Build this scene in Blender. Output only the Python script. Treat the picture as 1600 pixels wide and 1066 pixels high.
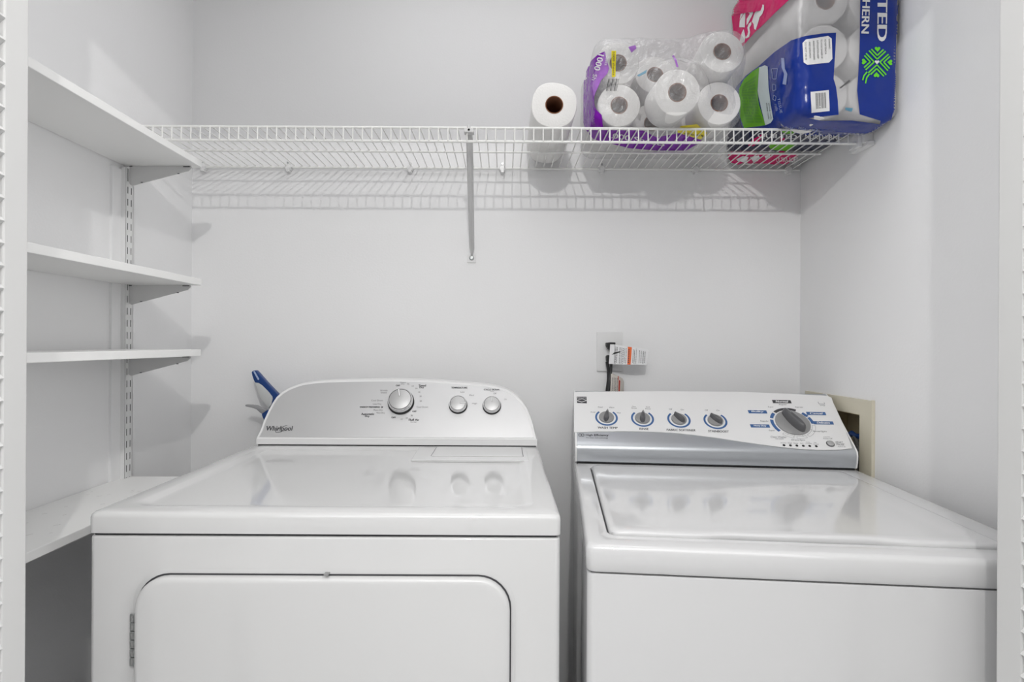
import bpy, bmesh, math, random
from mathutils import Vector, Matrix, noise
from mathutils.bvhtree import BVHTree
from math import sin, cos, pi, radians as R
random.seed(7)
for o in list(bpy.data.objects): bpy.data.objects.remove(o)
C = bpy.context.scene.collection
S = bpy.context.scene

# ------------------------------------------------------------------ camera
F = 883.0; VX, VY = 786.0, 537.0; CZ = 1.18; ROLL = R(0.3)
cam = bpy.data.cameras.new('camera'); co = bpy.data.objects.new('camera', cam); C.objects.link(co)
co.location = (0, 0, CZ)
co.rotation_euler = (Matrix.Rotation(pi/2, 3, 'X') @ Matrix.Rotation(ROLL, 3, 'Z')).to_euler()
cam.sensor_width = 36; cam.lens = F/1600*36; cam.shift_x = 14/1600; cam.shift_y = 4/1600
cam.clip_start = .02
S.camera = co
# ------------------------------------------------------------------ light, exposure
S.view_settings.view_transform = 'Standard'; S.view_settings.look = 'None'
S.view_settings.gamma = 1; S.view_settings.exposure = 0.14
w = bpy.data.worlds.new('world'); S.world = w; w.use_nodes = True
w.node_tree.nodes['Background'].inputs[0].default_value = (.9, .95, 1, 1)
w.node_tree.nodes['Background'].inputs[1].default_value = 1.0
def light(name, kind, loc, rot, energy, color=(1,1,1), **k):
    l = bpy.data.lights.new(name, kind); l.energy = energy; l.color = color
    for a, b in k.items(): setattr(l, a, b)
    o = bpy.data.objects.new(name, l); C.objects.link(o); o.location = loc; o.rotation_euler = rot
    return o
LAMP = (0.03, -0.40, 2.18)
# energies in watts
E_KEY, E_CEIL, E_LEFT, E_RIGHT, E_CLOSET = 29, 22, 11, 22, 3.5
light('hall_lamp_bulb', 'POINT', LAMP, (0,0,0), E_KEY, (1, .985, .96), shadow_soft_size=.016)
light('hall_top_fill', 'AREA', (0, -.85, 2.41), (0,0,0), E_CEIL, (1,1,1), shape='RECTANGLE', size=2.8, size_y=1.7)  # added broad fill from above, not a known fitting
light('hall_left_fill', 'AREA', (-1.96, -.35, 1.35), (0,R(-90),0), E_LEFT, (1,1,1), shape='RECTANGLE', size=1.9, size_y=1.5)  # added side fill for the closet's right wall, no window known here
light('hall_right_fill', 'AREA', (1.96, -.35, 1.35), (0,R(90),0), E_RIGHT, (1,1,1), shape='RECTANGLE', size=1.9, size_y=1.5)  # added side fill for the closet's left wall, no window known here
light('closet_fill', 'AREA', (0, 1.15, 2.42), (0,0,0), E_CLOSET, (1,1,1), shape='RECTANGLE', size=1.0, size_y=.4)  # added unseen fill inside the closet, evens out walls and machine tops

# ------------------------------------------------------------------ pixel helpers (set out positions in metres)
def ray(px, py):
    xr = (px-VX)/F; yr = (VY-py)/F
    return Vector((xr*cos(ROLL)-yr*sin(ROLL), 1.0, xr*sin(ROLL)+yr*cos(ROLL)))
O = Vector((0,0,CZ))
def at(px, py, Y): return O + ray(px,py)*Y
def atX(px, py, X): r = ray(px,py); return O + r*(X/r.x)
def atZ(px, py, Z): r = ray(px,py); return O + r*((Z-CZ)/r.z)
class Plane:
    def __init__(s, p, u, v, n): s.p, s.u, s.v, s.n = Vector(p), Vector(u).normalized(), Vector(v).normalized(), Vector(n).normalized()
    def hit(s, px, py, off=0):
        r = ray(px,py); t = (s.p-O).dot(s.n)/r.dot(s.n); return O + r*t + s.n*off
    def uv(s, c, a, b, off=0): return c + s.u*a + s.v*b + s.n*off
class Surf:
    def __init__(s, ob):
        M = ob.matrix_world
        s.t = BVHTree.FromPolygons([M @ v.co for v in ob.data.vertices], [tuple(p.vertices) for p in ob.data.polygons])
    def hit(s, px, py, off=0):
        r = ray(px,py).normalized()
        p, n, i, d = s.t.ray_cast(O, r)
        if p is None:
            p, n, i, d = s.t.find_nearest(O + ray(px,py)*1.45)
        if n.dot(r) > 0: n = -n
        return p + n*off

# ------------------------------------------------------------------ materials
def mat(name, col, rough=.5, metal=0, bump=0, scale=60, bdist=.002, coat=0, var=0, spec=.5, aniso=0):
    m = bpy.data.materials.new(name); m.use_nodes = True; nt = m.node_tree
    b = nt.nodes['Principled BSDF']; b.inputs['Base Color'].default_value = (*col, 1)
    b.inputs['Roughness'].default_value = rough; b.inputs['Metallic'].default_value = metal
    b.inputs['Coat Weight'].default_value = coat; b.inputs['Coat Roughness'].default_value = .05
    b.inputs['Specular IOR Level'].default_value = spec
    tc = nt.nodes.new('ShaderNodeTexCoord'); nz = nt.nodes.new('ShaderNodeTexNoise')
    nt.links.new(tc.outputs['Object'], nz.inputs['Vector']); nz.inputs['Scale'].default_value = scale
    nz.inputs['Detail'].default_value = 3
    if bump:
        bp = nt.nodes.new('ShaderNodeBump'); bp.inputs['Strength'].default_value = bump; bp.inputs['Distance'].default_value = bdist
        nt.links.new(nz.outputs['Fac'], bp.inputs['Height']); nt.links.new(bp.outputs['Normal'], b.inputs['Normal'])
    if var:
        n2 = nt.nodes.new('ShaderNodeTexNoise'); n2.inputs['Scale'].default_value = 4; n2.inputs['Detail'].default_value = 4
        nt.links.new(tc.outputs['Object'], n2.inputs['Vector'])
        mx = nt.nodes.new('ShaderNodeMix'); mx.data_type = 'RGBA'
        mx.inputs[6].default_value = (*[c*(1-var) for c in col], 1); mx.inputs[7].default_value = (*col, 1)
        nt.links.new(n2.outputs['Fac'], mx.inputs[0]); nt.links.new(mx.outputs[2], b.inputs['Base Color'])
    return m
def film(name, white=.12, gloss=.16, rough=.12, bscale=25, bump=.6):
    m = bpy.data.materials.new(name); m.use_nodes = True; nt = m.node_tree; nt.nodes.clear()
    N = nt.nodes.new; L = nt.links.new
    out = N('ShaderNodeOutputMaterial'); tr = N('ShaderNodeBsdfTransparent'); df = N('ShaderNodeBsdfDiffuse'); gl = N('ShaderNodeBsdfGlossy')
    tr.inputs[0].default_value = (.97,.97,.97,1); df.inputs[0].default_value = (.85,.84,.86,1); gl.inputs['Roughness'].default_value = rough
    m1 = N('ShaderNodeMixShader'); m1.inputs[0].default_value = white; m2 = N('ShaderNodeMixShader'); m2.inputs[0].default_value = gloss
    tc = N('ShaderNodeTexCoord'); nz = N('ShaderNodeTexNoise'); nz.inputs['Scale'].default_value = bscale; nz.inputs['Detail'].default_value = 5; nz.inputs['Distortion'].default_value = 1.5
    bp = N('ShaderNodeBump'); bp.inputs['Strength'].default_value = bump; bp.inputs['Distance'].default_value = .01
    L(tc.outputs['Object'], nz.inputs['Vector']); L(nz.outputs['Fac'], bp.inputs['Height']); L(bp.outputs[0], gl.inputs['Normal'])
    L(tr.outputs[0], m1.inputs[1]); L(df.outputs[0], m1.inputs[2]); L(m1.outputs[0], m2.inputs[1]); L(gl.outputs[0], m2.inputs[2]); L(m2.outputs[0], out.inputs[0])
    return m
M = dict(
 wall=mat('wall_paint', (.87,.87,.875), .6, bump=.12, scale=180, var=.02),
 ceil=mat('ceiling_paint', (.82,.82,.82), .8),
 trim=mat('door_paint', (.64,.64,.635), .35, bump=.05, scale=90),
 floor=mat('hall_floor_carpet', (.50,.50,.50), .4, var=.3),
 shelf=mat('shelf_white_melamine', (.87,.87,.86), .35),
 bracket=mat('bracket_white_enamel', (.62,.62,.62), .4),
 rail=mat('rail_white_enamel', (.78,.78,.78), .4),
 slot=mat('rail_slot_shade', (.03,.03,.03), .7),  # near-black: shade inside the slots put into the colour
 wire=mat('wire_white_vinyl', (.86,.86,.84), .35),
 enamel=mat('appliance_white_enamel', (.66,.66,.66), .07, coat=.3),
 enamel2=mat('appliance_white_enamel_cool', (.66,.66,.665), .08, coat=.3),
 plastic=mat('white_plastic', (.80,.80,.80), .3),
 silver=mat('brushed_silver_panel', (.60,.60,.605), .38, metal=.55),
 silver2=mat('metallic_grey_plastic', (.50,.52,.545), .34, metal=.6),
 chrome=mat('chrome', (.85,.85,.85), .12, metal=1),
 knobcap=mat('knob_brushed_metal', (.50,.50,.50), .45, metal=.6),
 black=mat('black_rubber', (.012,.012,.013), .5),
 gasket=mat('dark_seam', (.05,.05,.055), .6),
 dgrey=mat('dark_grey_plastic', (.10,.10,.105), .3),
 mgrey=mat('mid_grey_plastic', (.28,.28,.28), .35),
 ink=mat('dark_grey_ink', (.05,.05,.055), .5),
 ink2=mat('grey_ink', (.11,.11,.115), .5),
 blue=mat('panel_blue_ink', (.05,.13,.32), .4),
 white=mat('white_ink', (.85,.85,.85), .4),
 paper=mat('tissue_paper', (.86,.85,.835), .95, bump=.5, scale=240),
 kraft=mat('cardboard_core', (.27,.12,.065), .9),
 purple=mat('purple_print', (.20,.008,.38), .22, bump=1, scale=22, bdist=.01, spec=.12),
 lilac=mat('lilac_print', (.40,.17,.58), .22, bump=1, scale=22, bdist=.01, spec=.12),
 yellow=mat('yellow_print', (.85,.72,.03), .3, spec=.18),
 teal=mat('teal_print', (.10,.28,.40), .3),
 pink=mat('magenta_print', (.66,.0,.13), .25, bump=1, scale=12, bdist=.012, spec=.12),
 pinkdim=mat('pale_pink_print', (.60,.30,.36), .3),
 navy=mat('navy_print', (.002,.028,.27), .22, bump=1, scale=7, bdist=.02, spec=.4),
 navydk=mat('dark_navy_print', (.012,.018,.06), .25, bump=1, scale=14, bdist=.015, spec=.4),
 green=mat('green_print', (.14,.48,.0), .3, spec=.18),
 lgreen=mat('bright_green_print', (.17,.75,.03), .3, spec=.18),
 dkgreen=mat('dark_green_ink', (.04,.22,.01), .4),
 paleblue=mat('pale_print', (.68,.78,.80), .3),
 ltext=mat('pale_blue_ink', (.30,.36,.60), .4),
 film=film('clear_plastic_film', .13, .13, rough=.2, bscale=38, bump=1.0), film2=film('clear_plastic_film_big', .30, .07, bscale=12),
 orange=mat('orange_label_ink', (.80,.14,.03), .5),
 redink=mat('red_label_ink', (.50,.05,.03), .5),
 tag=mat('tag_white_vinyl', (.80,.80,.81), .4),
 tag2=mat('tag_beige_vinyl', (.66,.62,.57), .4),
 beige=mat('beige_plastic', (.66,.62,.50), .45),
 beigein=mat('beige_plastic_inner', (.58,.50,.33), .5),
 hblue=mat('valve_blue_plastic', (.01,.06,.25), .4),
 braid=mat('braided_steel_hose', (.45,.45,.45), .3, metal=.8, bump=1, scale=500),
 bblue=mat('brush_blue_plastic', (.006,.045,.20), .3),
 bgrip=mat('brush_pale_grip', (.55,.56,.56), .4),
 bgrey=mat('tool_grey_plastic', (.30,.30,.31), .4),
 bstripe=mat('pale_blue_plastic', (.40,.48,.66), .4),
 steel=mat('hinge_steel', (.55,.57,.57), .3, metal=.9),
 glass=mat('lamp_glass', (.9,.9,.88), .3),
 stain=mat('shelf_scuff', (.50,.49,.47), .6),
)

# ------------------------------------------------------------------ mesh helpers
def link(name, me, m=None, parent=None):
    o = bpy.data.objects.new(name, me); C.objects.link(o)
    if m and not me.materials:
        for x in (m if isinstance(m, (list,tuple)) else [m]): me.materials.append(x)
    if parent:
        o.parent = parent; o.matrix_parent_inverse = parent.matrix_world.inverted() if parent.type != 'EMPTY' else Matrix.Translation(-Vector(parent.location)) @ Matrix()
    return o
def obj(name, bm, m, parent=None, smooth=False, bevel=0, seg=2, recalc=True):
    if recalc: bmesh.ops.recalc_face_normals(bm, faces=bm.faces)
    if bevel:
        es = [e for e in bm.edges if len(e.link_faces) == 2 and e.calc_face_angle(0) > R(30)]
        bmesh.ops.bevel(bm, geom=es, offset=bevel, segments=seg, profile=.5, affect='EDGES', clamp_overlap=True)
    me = bpy.data.meshes.new(name); bm.to_mesh(me); bm.free()
    if smooth:
        for p in me.polygons: p.use_smooth = len(p.vertices) < 13
        try: me.set_sharp_from_angle(angle=R(40))
        except Exception: pass
    return link(name, me, m, parent)
def thing(name, label, cat, loc=(0,0,0), group=None):
    o = bpy.data.objects.new(name, None); C.objects.link(o); o.location = loc; o.empty_display_size = .05
    bpy.context.view_layer.update() if False else None
    o.matrix_world = Matrix.Translation(Vector(loc))
    return tag(o, label, cat, group)
def tag(o, label, cat, group=None):
    o['label'] = label; o['category'] = cat
    if group: o['group'] = group
    return o
def struct(name, bm, m, **k):
    o = obj(name, bm, m, **k); o['kind'] = 'structure'; return o
def bx(bm, x0, x1, y0, y1, z0, z1, T=None):
    vs = [bm.verts.new((x,y,z)) for x in (x0,x1) for y in (y0,y1) for z in (z0,z1)]
    if T is not None:
        for v in vs: v.co = T @ v.co
    for f in ((0,1,3,2),(4,6,7,5),(0,4,5,1),(2,3,7,6),(0,2,6,4),(1,5,7,3)): bm.faces.new([vs[i] for i in f])
    return vs
def box(name, x0, x1, y0, y1, z0, z1, m, parent=None, bevel=0, T=None, **k):
    bm = bmesh.new(); bx(bm, x0,x1,y0,y1,z0,z1,T); return obj(name, bm, m, parent, bevel=bevel, **k)
def tube(bm, pts, r, n=8, cap=True):
    pts = [Vector(p) for p in pts]; rings = []
    rr = r if isinstance(r, (list,tuple)) else [r]*len(pts)
    up = None
    for i, p in enumerate(pts):
        d = (pts[min(i+1,len(pts)-1)] - pts[max(i-1,0)]).normalized()
        if up is None: up = d.orthogonal().normalized()
        a = (up - d*up.dot(d)).normalized(); b = d.cross(a); up = a
        rings.append([bm.verts.new(p + (a*cos(2*pi*k/n) + b*sin(2*pi*k/n))*rr[i]) for k in range(n)])
    for i in range(len(rings)-1):
        for k in range(n): bm.faces.new((rings[i][k], rings[i][(k+1)%n], rings[i+1][(k+1)%n], rings[i+1][k]))
    if cap: bm.faces.new(rings[0][::-1]); bm.faces.new(rings[-1])
def lathe(bm, c, axis, u, prof, n=48, caps=True):
    """prof = [(radius, height along axis)], solid of revolution"""
    c = Vector(c); axis = Vector(axis).normalized(); u = Vector(u); u = (u-axis*u.dot(axis)).normalized(); v = axis.cross(u); rings = []
    for r, h in prof:
        rings.append([bm.verts.new(c + axis*h + (u*cos(2*pi*k/n)+v*sin(2*pi*k/n))*r) for k in range(n)])
    for i in range(len(rings)-1):
        for k in range(n): bm.faces.new((rings[i][k], rings[i][(k+1)%n], rings[i+1][(k+1)%n], rings[i+1][k]))
    if caps: bm.faces.new(rings[0][::-1]); bm.faces.new(rings[-1])
    return rings
def prism(bm, pts, ext):
    """closed polygon (3-D points) extruded by vector"""
    a = [bm.verts.new(p) for p in pts]; b = [bm.verts.new(Vector(p)+Vector(ext)) for p in pts]; n = len(a)
    bm.faces.new(a[::-1]); bm.faces.new(b)
    for i in range(n): bm.faces.new((a[i], a[(i+1)%n], b[(i+1)%n], b[i]))
def rrect(x0, x1, y0, y1, r, n=6):
    out = []
    rs = r if isinstance(r,(list,tuple)) else (r,)*4   # corner radii: (x1,y1),(x0,y1),(x0,y0),(x1,y0)
    for (cx, cy, a0, q) in ((x1,y1,0,rs[0]),(x0,y1,90,rs[1]),(x0,y0,180,rs[2]),(x1,y0,270,rs[3])):
        sx = -1 if cx == x1 else 1; sy = -1 if cy == y1 else 1
        for k in range(n+1):
            a = R(a0+90*k/n); out.append((cx+sx*q+q*cos(a), cy+sy*q+q*sin(a)))
    return out
def smooth01(t): t = max(0, min(1, t)); return t*t*(3-2*t)

# ---- decals: printed shapes given as outlines, laid on a real surface
def decal_poly(bm, pts, srf, off=.0006, maxlen=None, mi=0):
    t = bmesh.new(); vs = [t.verts.new((x,y,0)) for x,y in pts]
    if len(vs) < 3: return
    t.faces.new(vs); bmesh.ops.triangulate(t, faces=t.faces)
    if maxlen:
        for _ in range(7):
            es = [e for e in t.edges if e.calc_length() > maxlen]
            if not es: break
            bmesh.ops.subdivide_edges(t, edges=es, cuts=1); bmesh.ops.triangulate(t, faces=t.faces)
    merge(bm, t, srf, off, mi)
def merge(bm, t, srf, off, mi=0):
    mp = {}
    for v in t.verts: mp[v] = bm.verts.new(srf.hit(v.co.x, v.co.y, off))
    for f in t.faces:
        try: g = bm.faces.new([mp[v] for v in f.verts]); g.material_index = mi
        except ValueError: pass
    t.free()
_tc = {}
def text_mesh(s, shear=0):
    if (s,shear) not in _tc:
        cu = bpy.data.curves.new('tmp','FONT'); cu.body = s; cu.align_x = 'LEFT'; cu.resolution_u = 3; cu.shear = shear
        o = bpy.data.objects.new('tmp', cu); C.objects.link(o)
        me = bpy.data.meshes.new_from_object(o.evaluated_get(bpy.context.evaluated_depsgraph_get()))
        bpy.data.objects.remove(o); _tc[(s,shear)] = me
    return _tc[(s,shear)]
def text(bm, s, cx, cy, w, h, srf, rot=0, off=.0006, mi=0, shear=0, maxlen=None, bold=0):
    """text centred at (cx,cy), w x h, rotated rot degrees clockwise in the picture"""
    me = text_mesh(s, shear)
    xs = [v.co.x for v in me.vertices]; ys = [v.co.y for v in me.vertices]
    x0,x1,y0,y1 = min(xs),max(xs),min(ys),max(ys)
    for dx in ([0] if not bold else [-bold, bold]):
        t = bmesh.new(); t.from_mesh(me); a = R(rot)
        if maxlen:
            k = max(w/(x1-x0), 1e-6)
            for _ in range(3):
                es = [e for e in t.edges if e.calc_length()*k > maxlen]
                if not es: break
                bmesh.ops.subdivide_edges(t, edges=es, cuts=1); bmesh.ops.triangulate(t, faces=t.faces)
        for v in t.verts:
            x = (v.co.x-(x0+x1)/2)/(x1-x0)*w+dx; y = -(v.co.y-(y0+y1)/2)/(y1-y0)*h
            v.co = (cx + x*cos(a)-y*sin(a), cy + x*sin(a)+y*cos(a), 0)
        merge(bm, t, srf, off, mi)
def stroke(bm, pts, wd, srf, off=.0006, mi=0, maxlen=None):
    for (ax,ay),(bx_,by) in zip(pts[:-1], pts[1:]):
        d = math.hypot(bx_-ax, by-ay) or 1; nx, ny = -(by-ay)/d*wd/2, (bx_-ax)/d*wd/2
        decal_poly(bm, [(ax+nx,ay+ny),(bx_+nx,by+ny),(bx_-nx,by-ny),(ax-nx,ay-ny)], srf, off, maxlen, mi)

# ================================================================== SETTING
XL, XR, YB = -.9376, .893, 1.70
YF0, YF1 = .64, .76
def sbox(name, *a, m='wall', **k):
    bm = bmesh.new(); bx(bm, *a); return struct(name, bm, M[m], **k)
sbox('floor', -2.0, 2.0, -4.6, 1.8, -.05, 0, m='floor')
sbox('ceiling', -2.0, 2.0, -4.6, 1.8, 2.44, 2.5, m='ceil')
sbox('wall_back', XL-.1, XR+.1, YB, YB+.1, 0, 2.44)
sbox('wall_left', XL-.1, XL, YF1, YB, 0, 2.44)
# right wall with the opening of the recessed supply box
RY0, RY1, RZ0, RZ1 = 1.405, 1.605, .82, 1.008
bm = bmesh.new()
bx(bm, XR, XR+.12, YF1, RY0, 0, 2.44); bx(bm, XR, XR+.12, RY1, YB, 0, 2.44)
bx(bm, XR, XR+.12, RY0, RY1, 0, RZ0); bx(bm, XR, XR+.12, RY0, RY1, RZ1, 2.44)
struct('wall_right', bm, M['wall'])
bm = bmesh.new()
bx(bm, -2.0, -.715, YF0, YF1, 0, 2.44); bx(bm, .745, 2.0, YF0, YF1, 0, 2.44); bx(bm, -.715, .745, YF0, YF1, 1.985, 2.44)
struct('wall_front', bm, M['wall'])
sbox('wall_hall_left', -2.1, -2.0, -4.6, YF0, 0, 2.44)
sbox('wall_hall_right', 2.0, 2.1, -4.6, YF0, 0, 2.44)
sbox('wall_hall_rear', -2.0, 2.0, -4.7, -4.6, 0, 2.44)

# folded louvred closet doors, two leaves to a side
def louvre_leaf(name, xa, xb, ya, yb, label):
    d = bpy.data.objects.new(name, None); C.objects.link(d); d.location = ((xa+xb)/2, (ya+yb)/2, .02); d['kind'] = 'structure'
    d.matrix_world = Matrix.Translation(d.location)
    z0, z1, sw = .02, 1.975, .037
    box('stile', xa, xb, yb-sw, yb, z0, z1, M['trim'], d, bevel=.002)
    box('stile', xa, xb, ya, ya+sw, z0, z1, M['trim'], d, bevel=.002)
    box('door_rail', xa, xb, ya+sw, yb-sw, z0, z0+.12, M['trim'], d)
    box('door_rail', xa, xb, ya+sw, yb-sw, z1-.09, z1, M['trim'], d)
    bm = bmesh.new(); z = z0+.135; xm = (xa+xb)/2; h = abs(xb-xa)/2-.003
    s = 1 if xm < 0 else -1
    while z < z1-.10:
        T = Matrix.Translation((xm, 0, z)) @ Matrix.Rotation(s*R(-38), 4, 'Y')
        bx(bm, -.018, .018, ya+sw, yb-sw, -.003, .003, T); z += .0285
    obj('louvre_slats', bm, M['trim'], d)
PL = at(43, 537, .752).x; PR = at(1558.5, 537, .752).x
louvre_leaf('door_1', PL-.029, PL, .372, .752, '')
louvre_leaf('door_2', PL-.061, PL-.032, .372, .752, '')
louvre_leaf('door_3', PR, PR+.029, .372, .752, '')
louvre_leaf('door_4', PR+.032, PR+.061, .372, .752, '')

# hall ceiling lamp whose bulb throws the sharp shadows
t = thing('ceiling_lamp', 'small round ceiling lamp hanging on a rod in the hall behind the camera', 'lamp', (LAMP[0],LAMP[1],2.44))
bm = bmesh.new(); lathe(bm, (LAMP[0],LAMP[1],2.44), (0,0,-1), (1,0,0), [(.07,0),(.07,.012),(.05,.025)]); obj('ceiling_rose', bm, M['chrome'], t, smooth=True)
bm = bmesh.new(); tube(bm, [(LAMP[0],LAMP[1],2.42),(LAMP[0],LAMP[1],2.25)], .008); obj('rod', bm, M['chrome'], t, smooth=True)
bm = bmesh.new(); lathe(bm, (LAMP[0],LAMP[1],2.26), (0,0,-1), (1,0,0), [(.02,0),(.03,.02),(.028,.035)]); obj('lamp_holder', bm, M['chrome'], t, smooth=True)

# ================================================================== LEFT SHELVES
YS = 1.392
bm = bmesh.new(); bx(bm, XL, XL+.006, 1.345, 1.425, .3, 1.60); struct('trim_1', bm, M['wall'])
t = thing('shelf_standard_rail', 'slotted white shelf rail running down the left wall behind the four shelves', 'shelf rail', (XL+.006, YS, .55))
bm = bmesh.new(); x0, x1 = XL+.006, XL+.016; za, zb = .55, 1.605; ya, yb = YS-.014, YS+.014
bx(bm, x0, x1, ya-.001, ya+.001, za, zb); bx(bm, x0, x1, yb-.001, yb+.001, za, zb)
sl = [(YS-.0080, YS-.0048), (YS+.0048, YS+.0080)]
bx(bm, x1-.0006, x1, ya, sl[0][0], za, zb); bx(bm, x1-.0006, x1, sl[0][1], sl[1][0], za, zb); bx(bm, x1-.0006, x1, sl[1][1], yb, za, zb)
z = za
while z < zb-.03:
    for a, b in sl: bx(bm, x1-.0006, x1, a, b, z, z+.0132)
    z += .0297
obj('channel', bm, M['rail'], t)
box('slot_shade_strip', x1-.0018, x1-.0007, ya, yb, za, zb, M['slot'], t)  # dark strip close behind the plate, stands for shade in the slots
SH = [(1.613, 'topmost white shelf board on the left wall, seen from below', 'bracket under the topmost left wall shelf'),
      (1.320, 'second white shelf board from the top on the left wall', 'bracket under the second shelf from the top'),
      (1.145, 'third white shelf board from the top, at eye level on the left wall', 'bracket under the third shelf, at eye level'),
      (.829, 'lowest scuffed white shelf board beside the dryer, on the left wall', '')]
for i, (z, lab, bl) in enumerate(SH):
    bm = bmesh.new(); bx(bm, XL+.001, -.750, .83, 1.404, z, z+.0165)
    if True:
        for v in bm.verts: 
            if v.co.x < -.9 and v.co.y > 1.3: pass
    # notch for rail is hidden: shelf stands proud of the rail
    o = obj('shelf_board', bm, M['shelf'], None, bevel=.0012); tag(o, lab, 'shelf', 'white shelf boards on the left wall')
    o.data.update()
    if i == 3:
        bm = bmesh.new(); random.seed(3)
        for k in range(26):
            x = random.uniform(-.92,-.77); y = random.uniform(.95,1.3); l = random.uniform(.003,.012)
            a = random.uniform(.5,1.2)
            vs = [bm.verts.new((x,y,z+.0168)), bm.verts.new((x+l*cos(a), y+l*sin(a), z+.0168)), bm.verts.new((x+l*cos(a)+.0008, y+l*sin(a)-.001, z+.0168)), bm.verts.new((x+.001,y-.001,z+.0168))]
            bm.faces.new(vs)
        obj('scuff_marks', bm, M['stain'], o, recalc=False)
    bm = bmesh.new(); xw, xt = XL+.0165, -.775
    if i < 3:
        pr = [(xw, z-.0005), (xt+.004, z-.0005), (xt+.006,z-.004), (xt-.002, z-.012), (xw+.006, z-.049), (xw+.001,z-.046), (xw, z-.042)]
        prism(bm, [Vector((x, YS-.0015, zz)) for x, zz in pr], (0, .003, 0))
        o = obj('shelf_bracket', bm, M['bracket'])
        tag(o, 'tapered white metal ' + bl, 'bracket', 'tapered brackets of the left shelves')
        if i < 3:
            bm = bmesh.new()
            for xx in (xw+.028, xw+.118):
                zz = z-.049+(xx-xw)*.245; bx(bm, xx, xx+.005, YS-.0025, YS-.0014, zz, zz+.002)
            bx(bm, xt-.014, xt+.002, YS-.0025, YS-.0014, z-.003, z-.0008)
            bx(bm, xw+.0, xw+.007, YS-.0025, YS-.0014, z-.003, z-.0008)
            obj('bracket_notches', bm, M['ink2'], o)

# ================================================================== WIRE SHELF
ZD = 1.7075; YW0, YW1 = 1.382, 1.690
xl, xr = XL+.004, .866
t = thing('wire_shelf', 'long white vinyl coated wire shelf across the back wall', 'wire shelf', (0, YW1, ZD))
bm = bmesh.new(); n = 0; x = -.9275
while x < xr:
    tube(bm, [(x, YW1, ZD), (x, YW0+.003, ZD+.0015), (x, YW0-.002, ZD-.002), (x, YW0-.0035, ZD-.033)], .0016, 6); x += .02325
obj('deck_wires', bm, M['wire'], t, smooth=True)
for nm, y, z, r, e in (('front_rail', YW0, ZD-.0005, .0032, 0), ('lip_rail', YW0+.0005, ZD-.0335, .0032, 0), ('middle_rail', 1.545, ZD-.0042, .0028, 0), ('back_rail', YW1-.001, ZD-.0042, .0036, .016)):
    bm = bmesh.new(); tube(bm, [(xl,y,z),(xr+e,y,z)], r, 10); obj(nm, bm, M['wire'], t, smooth=True)
for px in (318, 451, 641, 785, 940, 1087, 1232):
    X = at(px, 262, 1.69).x; bm = bmesh.new()
    lathe(bm, (X, YW1-.008, ZD-.005), (0,1,0), (1,0,0), [(.0085,0),(.0095,.002),(.0095,.0175)], 16)
    bx(bm, X-.0045, X+.0045, YW1-.010, YB, ZD-.018, ZD-.004); bx(bm, X-.003, X+.003, YW1-.006, YB, ZD, ZD+.012)
    c = obj('wall_clip', bm, M['plastic'], t, bevel=.0008)
    bm = bmesh.new(); lathe(bm, (X, YW1-.0065, ZD+.008), (0,-1,0), (1,0,0), [(.0028,0),(.0028,.0015)], 10); obj('nail_head', bm, M['steel'], c)
# diagonal brace
A = at(733, 207, YW0+.004); B = at(737.5, 398, YB-.006); A.z = ZD-.002
bm = bmesh.new(); d = (B-A); L = d.length; d.normalize(); sx = Vector((1,0,0)); sx = (sx-d*sx.dot(d)).normalized(); nn = d.cross(sx)
pts = []
for f_, wd, th in ((0,.007,.004),(.08,.0085,.006),(.5,.0085,.006),(.95,.0075,.005),(1,.004,.003)):
    c = A + d*L*f_; pts.append([c-sx*wd-nn*th, c-sx*wd*.4+nn*th, c+sx*wd*.4+nn*th, c+sx*wd-nn*th])
vr = [[bm.verts.new(p) for p in q] for q in pts]
for i in range(len(vr)-1):
    for k in range(4): bm.faces.new((vr[i][k], vr[i][(k+1)%4], vr[i+1][(k+1)%4], vr[i+1][k]))
bm.faces.new(vr[0]); bm.faces.new(vr[-1][::-1])
br = obj('support_brace', bm, M['bracket'], t, smooth=False)
bm = bmesh.new(); bx(bm, A.x-.012, A.x+.012, YW0-.009, YW0+.012, ZD-.014, ZD-.004); bx(bm, A.x-.004,A.x+.004, YW0-.009,YW0-.006, ZD-.012, ZD+.004)
obj('brace_hook', bm, M['bracket'], br, bevel=.002)
pc = at(737, 403, YB)
bm = bmesh.new(); prism(bm, [Vector((pc.x+a, YB-.003, pc.z+b)) for a,b in ((-.013,-.015),(.013,-.015),(.013,.011),(.007,.019),(-.003,.02),(-.013,.008))], (0,.003,0)); obj('foot_plate', bm, M['plastic'], br, bevel=.0008)
bm = bmesh.new(); lathe(bm, (pc.x, YB-.003, pc.z-.001), (0,-1,0), (1,0,0), [(.0075,0),(.0075,.002),(.005,.004),(.003,.004),(.003,.002)], 16); obj('screw', bm, M['steel'], br, smooth=True)
# end bracket on the right wall
bm = bmesh.new(); bx(bm, .868, XR, 1.366, 1.425, ZD-.037, ZD-.006); bx(bm, .860, .870, 1.372, 1.392, ZD-.045, ZD+.004); bx(bm, .874, XR, 1.36, 1.43, ZD-.044, ZD-.034)
obj('end_bracket', bm, M['plastic'], t, bevel=.0015)

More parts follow.
